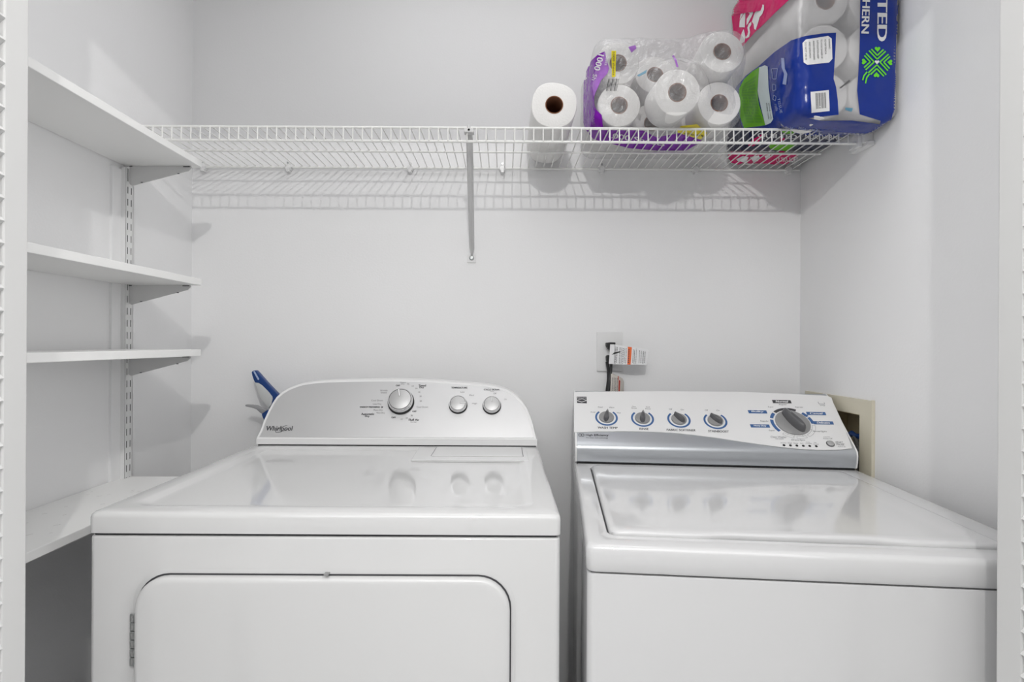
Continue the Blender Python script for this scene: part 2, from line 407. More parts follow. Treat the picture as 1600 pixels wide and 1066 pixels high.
# ================================================================== ROLLS
def make_roll(name, r, L, rc, flat=0, hero=False):
    """axis along +Y, front face at y=0"""
    bm = bmesh.new()
    b = .004
    rings = lathe(bm, (0,0,0), (0,1,0), (1,0,0), [(rc, .002),(rc+.001,0),(r-b,0),(r-b*.3,b*.3),(r,b),(r,L-b),(r-b*.3,L-b*.3),(r-b,L),(rc,L)], 56, caps=False)
    for k in range(56): bm.faces.new((rings[-1][k], rings[-1][(k+1)%56], rings[0][(k+1)%56], rings[0][k]))
    for v in bm.verts:
        rr = math.hypot(v.co.x, v.co.z)
        if rr > rc*1.5:
            a = math.atan2(v.co.z, v.co.x); s = 1+flat*(cos(4*a+.6)*-.5)+ .008*sin(3*a+1)
            v.co.x *= s; v.co.z *= s
    ro = obj(name, bm, M['paper'], smooth=True)
    bm = bmesh.new()
    ri = lathe(bm, (0,0,0), (0,1,0), (1,0,0), [(rc+.0005,-.0006),(rc+.0005,L),(rc-.0012,L),(rc-.0012,-.0006)], 40, caps=False)
    for k in range(40): bm.faces.new((ri[-1][k], ri[-1][(k+1)%40], ri[0][(k+1)%40], ri[0][k]))
    co_ = obj('cardboard_core', bm, M['kraft'], ro, smooth=True)
    return ro
def dup(ro, name=None):
    r = ro.copy(); C.objects.link(r)
    for ch in ro.children: c = ch.copy(); C.objects.link(c); c.parent = r
    return r
p = at(866, 166, 1.392)
towel = make_roll('paper_towel_roll', .0575, .278, .0215, flat=.05)
towel.location = (p.x, 1.392, ZD+.002+.0595)
tag(towel, 'unwrapped paper towel roll lying end-on on the wire shelf, left of the purple pack', 'paper towel roll')

tp = make_roll('toilet_paper_roll', .0525, .100, .0205)
spec = [((.282, 1.388, 1.767), 0, 'lower left toilet roll in the purple pack, torn film over its core'),
        ((.280, 1.392, 1.873), 0, 'upper left toilet roll in the purple pack, behind the yellow strip'),
        ((.398, 1.300, 1.760), 5, 'middle toilet roll jutting forward out of the front of the purple pack'),
        ((.392, 1.470, 1.882), -8, 'set back upper middle toilet roll of the purple pack, only its dark core showing'),
        ((.522, 1.372, 1.767), 0, 'lower right toilet roll of the purple pack, beside the blue pack'),
        ((.518, 1.345, 1.878), -6, 'upper right toilet roll of the purple pack, its end tinted faintly pink')]
for i, (l, tilt, lab) in enumerate(spec):
    o = tp if i == 0 else dup(tp)
    o.location = l; o.rotation_euler = (R(tilt), 0, 0); tag(o, lab, 'toilet paper roll', 'toilet rolls in the purple pack')
for l, nm in (((.282,1.500,1.767),'lower left'),((.282,1.500,1.873),'upper left'),((.392,1.5,1.767),'lower middle'),((.522,1.500,1.767),'lower right'),((.522,1.500,1.875),'upper right')):
    o = dup(tp); o.location = l; o.rotation_euler = (0,0,0)
    tag(o, nm+' toilet roll in the back layer of the purple pack, behind the front rolls', 'toilet paper roll', 'back layer of toilet rolls in the purple pack')

# ------------------------------------------------------------------ plastic packs
def soft_box(x0, x1, y0, y1, z0, z1, r, nx, ny, nz, fn):
    bm = bmesh.new(); vmap = {}
    def V(i,j,k):
        if (i,j,k) in vmap: return vmap[(i,j,k)]
        p = Vector((x0+(x1-x0)*i/nx, y0+(y1-y0)*j/ny, z0+(z1-z0)*k/nz))
        q = Vector((min(max(p.x,x0+r),x1-r), min(max(p.y,y0+r),y1-r), min(max(p.z,z0+r),z1-r)))
        d = p-q
        nrm = d.normalized() if d.length > 1e-9 else Vector((0,0,1))
        if d.length > 1e-9: p = q + nrm*r
        p = fn(p, nrm); vmap[(i,j,k)] = bm.verts.new(p); return vmap[(i,j,k)]
    for i in range(nx):
        for j in range(ny):
            for k in (0,nz): bm.faces.new((V(i,j,k),V(i+1,j,k),V(i+1,j+1,k),V(i,j+1,k)))
    for i in range(nx):
        for k in range(nz):
            for j in (0,ny): bm.faces.new((V(i,j,k),V(i+1,j,k),V(i+1,j,k+1),V(i,j,k+1)))
    for j in range(ny):
        for k in range(nz):
            for i in (0,nx): bm.faces.new((V(i,j,k),V(i,j+1,k),V(i,j+1,k+1),V(i,j,k+1)))
    return bm
def fn_p(p, n):
    q = p.copy()
    dd = math.hypot(p.x-.398, (p.z-1.762)*1.0); w_ = 1-smooth01((dd-.064)/.05)
    if p.y < 1.40: q.y -= w_*.088
    dd = math.hypot(p.x-.520, p.z-1.880); w_ = 1-smooth01((dd-.055)/.04)
    if p.y < 1.40: q.y -= w_*.035
    # sunk between the rolls at the top middle
    k = noise.noise(p*14)*.007 + noise.noise(p*40)*.0022
    wr = noise.noise(Vector((p.x*30+p.z*22, p.y*12, p.z*10-p.x*10)))*.0025
    q += n*(k*.5+wr)
    if p.y > 1.385 and q.z < ZD+.0045: q.z = ZD+.0045
    q.z = max(q.z, ZD+.0045)
    return q
t1 = thing('purple_toilet_paper_pack', 'clear plastic pack with purple print holding toilet rolls on the wire shelf', 'toilet paper pack', (.40, 1.5, ZD+.004))
pk = obj('film_wrap', soft_box(.220, .582, 1.372, 1.650, ZD+.0045, 1.938, .034, 60, 44, 40, fn_p), M['film'], t1, smooth=True)
SP = Surf(pk)
c6 = lambda L: [(900+x/5.077, 50+y/5.077) for x, y in L]
bm = bmesh.new()
decal_poly(bm, c6([(230,155),(180,175),(130,220),(90,270),(65,330),(60,500),(60,720),(75,770),(140,850),(215,755),(212,730),(205,660),(165,620),(150,590),(145,520),(130,430),(150,330),(180,230)]), SP, maxlen=4)
decal_poly(bm, c6([(110,800),(140,850),(280,885),(420,920),(640,940),(870,940),(960,890),(1000,860),(820,800),(640,835),(530,780),(300,765),(200,750)]), SP, maxlen=4)
obj('purple_printing', bm, M['purple'], t1, smooth=True, recalc=False)
bm = bmesh.new()
decal_poly(bm, c6([(230,158),(180,230),(150,330),(132,430),(145,520),(158,480),(200,385),(250,330),(262,290),(240,210)]), SP, off=.0009, maxlen=4)
obj('lilac_printing', bm, M['lilac'], t1, smooth=True, recalc=False)
bm = bmesh.new()
decal_poly(bm, c6([(280,150),(318,150),(312,355),(285,360)]), SP, maxlen=5)
obj('yellow_strip', bm, M['yellow'], t1, recalc=False); bm = bmesh.new()
decal_poly(bm, c6([(805,785),(830,745),(960,730),(1040,800),(990,850),(810,800)]), SP, maxlen=5)
obj('yellow_strip', bm, M['yellow'], t1, recalc=False)
bm = bmesh.new()
text(bm, '1000', 936.5, 98, 25, 9, SP, rot=106, off=.0014, maxlen=3, bold=.3)
text(bm, 'Sh', 929.5, 121, 10, 6, SP, rot=106, off=.0014, maxlen=3)
text(bm, '1000 Sheets', 995, 217, 88, 8, SP, rot=9, off=.0014, maxlen=3, bold=.3)
text(bm, 'Sheets', 948, 93, 20, 4, SP, rot=97, off=.0016, maxlen=3)
obj('white_lettering', bm, M['white'], t1, recalc=False)
bm = bmesh.new()
for k in range(9):
    a = k*10; decal_poly(bm, c6([(258+a,372),(258+a+(3 if k%3 else 6),372),(238+a+(3 if k%3 else 6),468),(238+a,468)]), SP, off=.0009, maxlen=8)
text(bm, '1000 sheets', 958.8, 100, 36, 3.4, SP, rot=90, off=.0014)
text(bm, 'sheets', 1084, 209.5, 30, 4, SP, rot=6, off=.0014)
obj('barcode', bm, M['ink'], t1, recalc=False)
bm = bmesh.new(); decal_poly(bm, c6([(485,345),(565,300),(555,328),(500,355)]), SP, maxlen=6); obj('teal_sticker', bm, M['teal'], t1, recalc=False)
bm = bmesh.new(); stroke(bm, c6([(768,188),(790,225),(805,280)]), 3, SP, maxlen=4)
decal_poly(bm, c6([(415,120),(470,105),(480,130),(440,165)]), SP, maxlen=6); obj('violet_marks', bm, M['lilac'], t1, recalc=False)

def fn_b(p, n):
    q = p.copy()
    k = noise.noise(p*9+Vector((5,1,2)))*.008 + noise.noise(p*30)*.002
    s = min(1, max(0, (1.374-p.y)/.02))
    if p.z < 1.80: q.z -= .026*smooth01((1.376-p.y)/.03)*smooth01((1.80-p.z)/.06)*(.55+.45*smooth01((p.x-.66)/.12))
    # soft rounded lower right corner and bulge of the front
    q.x += .014*smooth01((p.y-1.32)/.3)*smooth01((p.z-1.74)/.15)*(1-smooth01((p.x-.66)/.05))
    wr = noise.noise(Vector((p.x*14-p.z*20, p.y*10, p.z*16+p.x*14)))*.003
    q += n*(k*.6+wr)
    q.x = min(q.x, XR-.002); q.y = min(q.y, YB-.003)
    if p.y > 1.372: q.z = max(q.z, ZD+.0045)
    return q
t2 = thing('blue_toilet_paper_pack', 'large plastic pack printed blue, green and magenta at the right end of the wire shelf', 'toilet paper pack', (.77, 1.5, ZD+.004))
bk = obj('film_wrap', soft_box(.659, .890, 1.263, 1.694, ZD+.0045, 2.19, .026, 44, 64, 72, fn_b), M['film2'], t2, smooth=True)
SB = Surf(bk)
c2 = lambda L: [(1100+x/3.806, y/3.806) for x, y in L]
c8 = lambda L: [(1130+x/9.69, y/9.69) for x, y in L]
c1 = lambda L: [(1100+x/5.714, 180+y/5.714) for x, y in L]
bm = bmesh.new()
decal_poly(bm, c2([(168,-120),(620,-120),(505,0),(430,70),(340,160),(310,185),(240,265),(180,330),(176,200),(165,90)]), SB, maxlen=5)
obj('magenta_side_printing', bm, M['pink'], t2, smooth=True, recalc=False); bm = bmesh.new()
decal_poly(bm, c1([(170,345),(860,345),(790,400),(720,450),(560,430),(400,430),(300,460),(200,420)]), SB, maxlen=5)
obj('magenta_bottom_printing', bm, M['pink'], t2, smooth=True, recalc=False)
bm = bmesh.new()
decal_poly(bm, c2([(785,195),(700,200),(600,215),(520,240),(420,310),(330,390),(250,450),(190,520),(180,580),(200,700),(230,762),(330,768),(460,778),(640,806),(800,812),(1000,820),(1075,790),(1110,770),(1045,738),(1000,732),(880,716),(700,717),(620,702),(800,682),(795,600),(785,520),(770,470),(780,300)]), SB, maxlen=5)
obj('blue_panel_printing', bm, M['navy'], t2, smooth=True, recalc=False); bm = bmesh.new()
decal_poly(bm, c2([(930,-130),(1230,-130),(1225,0),(1215,100),(1210,400),(1200,600),(1180,690),(1130,780),(1085,800),(1060,755),(1045,738),(1050,718),(925,680),(910,540),(925,300)]), SB, maxlen=5)
obj('blue_band_printing', bm, M['navy'], t2, smooth=True, recalc=False)
bm = bmesh.new()
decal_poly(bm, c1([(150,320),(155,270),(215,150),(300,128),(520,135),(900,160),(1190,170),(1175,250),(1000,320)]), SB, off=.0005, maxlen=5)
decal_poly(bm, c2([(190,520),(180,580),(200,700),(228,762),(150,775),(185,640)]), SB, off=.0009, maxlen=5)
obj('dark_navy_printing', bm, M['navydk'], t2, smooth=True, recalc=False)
bm = bmesh.new()
decal_poly(bm, c2([(332,398),(320,540),(330,620),(368,745),(240,762),(215,690),(205,600),(210,530),(240,470),(290,425)]), SB, off=.0013, maxlen=5)
decal_poly(bm, c1([(570,260),(690,250),(830,262),(750,316),(600,305)]), SB, off=.0013, maxlen=5)
decal_poly(bm, c1([(680,135),(800,140),(810,160),(720,160)]), SB, off=.0014, maxlen=5)
obj('green_printing', bm, M['green'], t2, smooth=True, recalc=False)
bm = bmesh.new()
for k in range(13):
    f_ = k/12
    pts = [(238+f_*75, 480-f_*50+20), (228+f_*80, 560), (240+f_*85, 650), (262+f_*90, 735)]
    L = c2(pts)
    for a, b in zip(L[:-1], L[1:]):
        n_ = 5
        for q in range(n_):
            if random.random() < .85:
                s0, s1 = q/n_, (q+.75)/n_
                stroke(bm, [(a[0]+(b[0]-a[0])*s0, a[1]+(b[1]-a[1])*s0), (a[0]+(b[0]-a[0])*s1, a[1]+(b[1]-a[1])*s1)], .7, SB, off=.0018)
obj('small_print', bm, M['dkgreen'], t2, recalc=False)
bm = bmesh.new()
decal_poly(bm, c2([(332,400),(365,388),(382,395),(388,520),(400,620),(415,708),(400,730),(368,745),(345,650),(325,560),(322,540)]), SB, off=.0015, maxlen=5)
obj('pale_printing', bm, M['paleblue'], t2, smooth=True, recalc=False)
bm = bmesh.new()
def rounded(L, r=.12):
    out = []; n_ = len(L)
    for i in range(n_):
        p0, p1, p2 = L[i-1], L[i], L[(i+1)%n_]
        out += [(p1[0]+(p0[0]-p1[0])*r, p1[1]+(p0[1]-p1[1])*r), (p1[0]+(p2[0]-p1[0])*r, p1[1]+(p2[1]-p1[1])*r)]
    return out
decal_poly(bm, rounded(c2([(585,240),(757,212),(762,372),(594,390)])), SB, off=.0014, maxlen=5)
obj('warning_panel', bm, M['white'], t2, recalc=False); bm = bmesh.new()
decal_poly(bm, c2([(632,548),(740,537),(746,660),(638,670)]), SB, off=.0014, maxlen=5)
obj('barcode_panel', bm, M['white'], t2, recalc=False); bm = bmesh.new()
# lettering on the blue band, read downwards
text(bm, 'QUILTED', 1377, -11, 150, 18.5, SB, rot=91, off=.0016, maxlen=3, bold=1.3)
text(bm, 'NORTHERN', 1353, -3, 111, 12, SB, rot=92, off=.0016, maxlen=3, bold=.6)
# letters on the magenta side
for L in ([(300,45),(350,45),(345,150),(256,300)], [(345,165),(335,415),(250,412),(258,310)], [(370,130),(465,130),(462,200),(385,350),(360,382),(362,290),(412,205),(370,180)],
          [(370,0),(455,0),(372,112)], [(490,0),(560,0),(515,115)], [(600,68),(625,75),(626,140),(600,210),(560,260),(535,350),(500,450),(478,440),(470,370),(442,325),(485,190),(515,200),(545,240),(550,130)],
          [(435,325),(395,360),(372,420),(385,480),(375,530),(345,570),(352,585),(400,560),(415,490),(405,420),(435,370)],
          [(318,438),(345,560),(330,630),(312,600),(305,550),(270,670),(245,660),(290,490)]):
    decal_poly(bm, c8(L), SB, off=.0014, maxlen=4)
for L in ([(290,390),(350,360),(400,370),(370,425),(330,410),(300,405)], [(410,370),(490,355),(500,380),(455,385),(480,405),(440,415)], [(540,360),(590,345),(590,375),(550,385)]):
    decal_poly(bm, c1(L), SB, off=.0014, maxlen=4)
text(bm, 'ULTRA SOFT', 1230, 249, 34, 7, SB, rot=0, off=.0016)
text(bm, 'QUILTED', 1215, 212.5, 60, 8, SB, rot=2, off=.0016, bold=.4, maxlen=3)
text(bm, 'NORTHERN', 1283, 213, 50, 7, SB, rot=2, off=.0016, maxlen=3)
obj('white_printing', bm, M['white'], t2, recalc=False)
bm = bmesh.new()
for k in range(12):
    x = 660+k*5.4; decal_poly(bm, c2([(x,556-k*.4),(x+(2.2,3.4,1.5)[k%3],556-k*.4),(x+4+(2.2,3.4,1.5)[k%3],648-k*.5),(x+4,648-k*.5)]), SB, off=.0018, maxlen=8)
for k, (s, w_) in enumerate((('WARNING/', 16), ('ADVERTENCIA', 24), ('TO AVOID DANGER OF', 30), ('SUFFOCATION KEEP', 29), ('AWAY FROM BABIES', 30), ('AND CHILDREN', 26), ('DO NOT USE IN', 28))):
    text(bm, s, 1100+(743-k*23)/3.806, (292-(34-w_)*1.6+k*4)/3.806, w_, 2.6, SB, rot=88, off=.0018)
for k in range(2): text(bm, 'tissue rolls', 1100+(384+k*14)/3.806, 660/3.806, 26, 2.2, SB, rot=82, off=.002)
obj('barcode', bm, M['ink'], t2, recalc=False)
# emblem of chevrons and hearts
def heart(bm, cx, cy, s, ang, off, mi=0):
    pts = []
    for k in range(28):
        a = 2*pi*k/28; x = 16*sin(a)**3; y = -(13*cos(a)-5*cos(2*a)-2*cos(3*a)-cos(4*a)); x *= s/16; y *= s/16
        pts.append((cx + x*cos(ang)-y*sin(ang), cy + x*sin(ang)+y*cos(ang)))
    decal_poly(bm, pts, SB, off, 4, mi)
bm = bmesh.new(); ecx, ecy = 1369.5, 97.5
for q in range(4):
    a = q*pi/2+R(2)
    def rot(x, y): return (ecx + x*cos(a)-y*sin(a), ecy + x*sin(a)+y*cos(a))
    for ap, e in ((-4.5, 13), (-10.5, 9.5)):
        if q == 2: stroke(bm, [rot(-e-2,ap-e-2), rot(0,ap), rot(e,ap-e)], 2.2, SB, off=.0018, maxlen=4)
        else: stroke(bm, [rot(-e,ap-e), rot(0,ap), rot(e,ap-e)], 2.2, SB, off=.0018, maxlen=4)
    h = rot(0, -20.5); heart(bm, h[0], h[1], 4.4, a if q in (0,) else a*1.0, .0018)
stroke(bm, [(1354,113),(1349,119),(1347,126)], 2.2, SB, off=.0018, maxlen=4)
stroke(bm, [(1358,116),(1353.5,122),(1351.5,131)], 2.2, SB, off=.0018, maxlen=4)
obj('green_heart_emblem', bm, M['lgreen'], t2, recalc=False)
bm = bmesh.new(); heart(bm, ecx, ecy, 3.6, 0, .002); obj('white_heart', bm, M['white'], t2, recalc=False)
bm = bmesh.new()
decal_poly(bm, c2([(462,345),(480,345),(485,410),(500,440),(492,505),(470,500),(480,440),(465,400)]), SB, off=.0014, maxlen=4)
for pts in ([(405,410),(440,408),(432,470),(412,470),(405,410)], [(412,500),(430,505),(430,535),(412,540),(412,500)], [(418,565),(432,575),(428,600),(412,590),(418,565)]): stroke(bm, c2(pts), .9, SB, off=.0014, maxlen=5)
text(bm, 'TISSUE', 1219.5, 165, 24, 4, SB, rot=80, off=.0014); text(bm, 'rolls', 1214, 168, 11, 4, SB, rot=80, off=.0014)
text(bm, '24 rolls', 1241, 201, 14, 4, SB, rot=14, off=.0014); text(bm, 'MEGA', 1254, 200, 12, 4, SB, rot=14, off=.0014); text(bm, 'x3', 1273, 202, 9, 5, SB, rot=12, off=.0014)
obj('pale_small_print', bm, M['ltext'], t2, recalc=False)
bm = bmesh.new(); decal_poly(bm, c2([(838,640),(885,645),(875,666),(840,655)]), SB, off=.001, maxlen=5); obj('teal_mark', bm, M['teal'], t2, recalc=False)
bm = bmesh.new(); stroke(bm, c2([(808,525),(865,480)]), 2.4, SB, off=.001, maxlen=5); obj('grey_mark', bm, M['ink2'], t2, recalc=False)
# rolls inside the blue pack
tb = make_roll('toilet_paper_roll', .0525, .098, .0205)
first = True
for li, y in enumerate((1.276, 1.386, 1.487, 1.588)):
    for ci, x in enumerate((.7235, .8300)):
        if ci == 1 and li > 0: continue
        for ri in range(4):
            o = tb if first else dup(tb); first = False
            o.location = (x + (0 if li == 0 else .009), y, ZD+.060+ri*.107 - (.022 if li == 0 else 0)); o.rotation_euler = (0,0,0)
            row = ('lowest', 'second lowest', 'third', 'topmost')[ri]
            if li == 0: lab = row + (' toilet roll of the left column' if ci == 0 else ' toilet roll of the right column') + ' at the front of the blue pack'
            else: lab = row + ' toilet roll in the ' + ('second', 'third', 'rear')[li-1] + ' layer of the blue pack, seen from the left'
            tag(o, lab, 'toilet paper roll', 'toilet rolls in the blue pack')

# ================================================================== DRYER
DX0 = at(138.5, 835, .885).x; DX1 = at(876, 835, .885).x; DY0 = .885; DY1 = 1.675
ZT = at(500, 801, .888).z; ZS = at(500, 836, .885).z
t = thing('dryer', 'white front-loading clothes dryer with arched silver control console, left of the washer', 'dryer', ((DX0+DX1)/2, 1.28, 0))
# cabinet with a recessed door opening
bm = bmesh.new()
prism(bm, [Vector((x, y, .0)) for x, y in rrect(DX0, DX1, DY0, DY1, (.004,.004,.010,.010), 4)], (0,0,ZS-.0035))
cab = obj('cabinet', bm, M['enamel'], t, smooth=True)
bmc = bmesh.new(); bmc.from_mesh(cab.data)
es = [e for e in bmc.edges if all(v.co.z > ZS-.01 for v in e.verts)]
bmesh.ops.bevel(bmc, geom=es, offset=.004, segments=3, profile=.5, affect='EDGES'); bmc.to_mesh(cab.data); bmc.free()
for p_ in cab.data.polygons: p_.use_smooth = True
cab.data.set_sharp_from_angle(angle=R(35))
box('lid_seam', DX0+.006, DX1-.006, DY0+.006, DY1-.01, ZS-.004, ZS+.003, M['gasket'], t)
# lid: slab with rounded edges and a shallow basin
bm = bmesh.new()
def loop(bm, pts, z): return [bm.verts.new((x,y,z)) for x,y in pts]
def bridge(bm, a, b):
    n = len(a)
    for i in range(n): bm.faces.new((a[i], a[(i+1)%n], b[(i+1)%n], b[i]))
LX0, LX1, LY0 = DX0-.0005, DX1+.0005, DY0-.002
levels = [(0, ZS+.0015, .010), (-.0, ZT-.009, .010), (.0012, ZT-.0045, .010), (.004, ZT-.0015, .011), (.009, ZT, .012)]
prev = None
for ins, z, r in levels:
    l = loop(bm, rrect(LX0+ins, LX1-ins, LY0+ins, DY1-ins, r, 5), z)
    if prev: bridge(bm, prev, l)
    else: bm.faces.new(l[::-1])
    prev = l
bX0, bX1, bY0, bY1 = LX0+.036, LX1-.036, LY0+.036, 1.452
for ins, z, r in [(0, ZT, .03), (.006, ZT-.0008, .03), (.016, ZT-.0045, .03), (.022, ZT-.005, .03)]:
    l = loop(bm, rrect(bX0+ins, bX1-ins, bY0+ins, bY1-ins, r, 5), z)
    bridge(bm, prev, l); prev = l
bm.faces.new(prev)
obj('lid', bm, M['enamel'], t, smooth=True)
# raised lint screen housing at the right rear
a0 = atZ(652, 703, ZT); a1 = atZ(642, 719, ZT)
bm = bmesh.new(); prism(bm, [Vector((a1.x, a1.y+.004, ZT-.0048)), Vector((bX1+.004, a1.y, ZT-.0048)), Vector((bX1+.004, 1.452, ZT-.0048)), Vector((a0.x, 1.452, ZT-.0048))], (0,0,.0052))
lp = obj('lint_screen_housing', bm, M['enamel'], t, bevel=.0008)
q0 = atZ(673, 713, ZT); q1 = atZ(818, 714, ZT)
box('lint_screen_gap', q0.x, q1.x, q0.y, 1.448, ZT+.0002, ZT+.0007, M['gasket'], lp)
box('lint_screen_door', q0.x+.0015, q1.x-.0015, q0.y-.004, 1.449, ZT+.0004, ZT+.0016, M['enamel'], lp, bevel=.0005)
# door and its surround
dl, dr = at(214,1000,DY0).x, at(799,1000,DY0).x; dt = at(500,896,DY0).z
def outl(ins, y, zb=.16): return [Vector((x, y, z)) for x, z in rrect(dl+ins, dr-ins, zb+ins, dt-ins, .052-ins*.6, 8)]
bm = bmesh.new()
# thin recessed groove around the door
L1 = [bm.verts.new(v) for v in outl(-.006, DY0-.0004)]; L2 = [bm.verts.new(v) for v in outl(-.001, DY0-.0016)]; bridge(bm, L1, L2); L3 = [bm.verts.new(v) for v in outl(.003, DY0-.0004)]; bridge(bm, L2, L3)
obj('door_surround', bm, M['enamel'], t, smooth=True)
bm = bmesh.new(); prism(bm, outl(.0005, DY0-.0022), (0, .0012, 0)); obj('door_gap', bm, M['gasket'], t)
bm = bmesh.new(); prev = None
for ins, y in ((.0028, DY0-.002), (.0028, DY0-.010), (.0040, DY0-.0125), (.0068, DY0-.0145), (.011, DY0-.0152)):
    l = [bm.verts.new(v) for v in outl(ins, y)]
    if prev: bridge(bm, prev, l)
    prev = l
bm.faces.new(prev)
dd = obj('door', bm, M['enamel'], t, smooth=True)
hc = at(208, 995, DY0-.004)
bm = bmesh.new()
for k in range(6):
    z1 = at(208, 957+k*13.6, DY0).z; bx(bm, hc.x-.0045, hc.x+.0045, DY0-.006, DY0-.001, z1-.0130, z1-.0004)
hg = obj('hinge', bm, M['steel'], t, bevel=.0008)
bm = bmesh.new()
for k in range(6):
    z1 = at(208, 957+k*13.6, DY0).z; bx(bm, hc.x-.0018, hc.x+.0014, DY0-.0066, DY0-.0058, z1-.0105, z1-.0028)
obj('hinge_pins', bm, M['mgrey'], hg)
pp = at(509, 898.5, DY0-.016); box('door_catch', pp.x-.0035, pp.x+.0035, DY0-.0155, DY0-.006, pp.z-.0015, pp.z+.0005, M['mgrey'], t)
# console: front leans back
CY0 = 1.462; zc0 = ZT+.0032; zc1 = at(600, 684, CY0+.001).z
TH = R(31)
PD = Plane((0, CY0+.004, zc1), (1,0,0), (0, sin(TH), cos(TH)), (0, -cos(TH), sin(TH)))
arch = [(401,686),(403,681),(407.5,672),(413,656),(420,641),(426,630),(432,621),(441,613),(451,607),(462,602.5),(473,599),(490,596.5),(511,595),(540,594),(570,593.5),(610,593.3),(651,594),(685,595.5),(714,597.5),(740,599.5),(761,601.5),(776,604.3),(789,608),(799,613),(807.5,619),(816,628),(823,638),(828.5,650),(832.5,663),(835.5,676),(838,687)]
A3 = [PD.hit(x, y) for x, y in arch]
cx0, cx1 = at(400.5,697,CY0).x, at(839.5,697,CY0).x
bm = bmesh.new()
fr = [Vector((cx0, CY0, zc0)), Vector((cx0, CY0-.0005, zc1-.004))] + A3 + [Vector((cx1, CY0-.0005, zc1-.004)), Vector((cx1, CY0, zc0))]
cen = Vector(((cx0+cx1)/2, 0, zc0+.07))
fv = [bm.verts.new(v) for v in fr]
# soft front rim then the body going back to y=1.60
rim = []
for v in fr:
    d_ = Vector((v.x-cen.x, 0, v.z-cen.z)); d_.normalize(); rim.append(bm.verts.new(Vector((v.x+d_.x*.002, v.y+.006, max(v.z+d_.z*.002, zc0)))))
bk_ = [bm.verts.new(Vector((v.co.x, 1.600, v.co.z))) for v in rim]
n_ = len(fr)
for a, b in ((fv, rim), (rim, bk_)):
    for i in range(n_): bm.faces.new((a[i], a[(i+1)%n_], b[(i+1)%n_], b[i]))
bm.faces.new(bk_)
# front: two pieces - lower strip and leaning face
nf = len(fv)
bm.faces.new([fv[0], fv[1], fv[-2], fv[-1]]); bm.faces.new([fv[1], fv[2], fv[-3], fv[-2]]); bm.faces.new(fv[2:-2])
cs = obj('console_housing', bm, M['plastic'], t, smooth=True)
box('console_seam', cx0+.004, cx1-.004, CY0+.0015, CY0+.03, ZT-.001, zc0+.0005, M['black'], t)
# silver face plate
inn = []
for i, (x, y) in enumerate(arch):
    px_, py_ = arch[max(i-1,0)]; qx, qy = arch[min(i+1,len(arch)-1)]; dx, dy = qx-px_, qy-py_; l = math.hypot(dx,dy); inn.append((x - dy/l*3.4 if False else x + (-dy/l)*3.4, y + dx/l*3.4))
inn = [(x, min(y, 683.2)) for x, y in inn]
inn[0] = (404.6, 683.2); inn[-1] = (834.2, 684.6)
bm = bmesh.new(); prism(bm, [PD.hit(x, y, .0002) for x, y in inn], PD.n*.0010); obj('face_plate', bm, M['silver'], t)
def knobs(pl, px, py, r, depth, ang, parent, cap='knobcap'):
    c = pl.hit(px, py, .001)
    bm = bmesh.new(); lathe(bm, c, pl.n, pl.u, [(r*1.05, 0),(r*1.05, depth*.30),(r*1.0, depth*.42)]); k = obj('control_knob', bm, M['black'], parent, smooth=True)
    bm = bmesh.new(); lathe(bm, c, pl.n, pl.u, [(r*.99, depth*.42),(r*1.0, depth*.5),(r*.97, depth*.85),(r*.94, depth),(r*.895, depth*1.0),(r*.89, depth*.86)]); obj('knob_ring', bm, M['chrome'], k, smooth=True)
    bm = bmesh.new(); lathe(bm, c, pl.n, pl.u, [(r*.885, depth*.8),(r*.885, depth*.88)]); obj('knob_groove', bm, M['black'], k)
    bm = bmesh.new(); lathe(bm, c, pl.n, pl.u, [(r*.85, depth*.8),(r*.85, depth*1.02),(r*.82, depth*1.04)]); obj('knob_cap', bm, M[cap], k, smooth=True)
    d_ = pl.u*sin(R(ang)) + pl.v*cos(R(ang)); s_ = d_.cross(pl.n)
    bm = bmesh.new(); h = depth*1.05
    for f0, f1, wd, mi, hh in ((.24,.88,.085,1,0),(.28,.86,.045,0,.0004)):
        q = [c+d_*r*f0+s_*r*wd, c+d_*r*f1+s_*r*wd, c+d_*r*f1-s_*r*wd, c+d_*r*f0-s_*r*wd]
        before = set(bm.faces); prism(bm, [v+pl.n*(h+hh-.0003) for v in q], pl.n*.0004)
        for f in set(bm.faces)-before: f.material_index = mi
    obj('pointer', bm, [M['white'], M['mgrey']], k)
    return k
knobs(PD, 627, 629.5, .0335, .022, -12, t)
knobs(PD, 716, 634, .0235, .016, 88, t)
knobs(PD, 768.5, 635, .0235, .016, 0, t)
bm = bmesh.new(); K = lambda *a, **k: text(bm, *a, PD, off=.0016, **k)
K('Whirlpool', 437.5, 671, 41, 9.5, shear=.25, bold=.25)
el = [(443+12*cos(a)*1.0-3*sin(a), 670.5-7*cos(a)*.75-2.2*sin(a)) for a in [2*pi*k/24 for k in range(3,21)]]
stroke(bm, el, .7, PD, off=.0017)
c10 = lambda x, y: (540+x/10, 590+y/10)
c38 = lambda x, y: (680+x/8.883, 590+y/8.883)
bmL = bmesh.new()
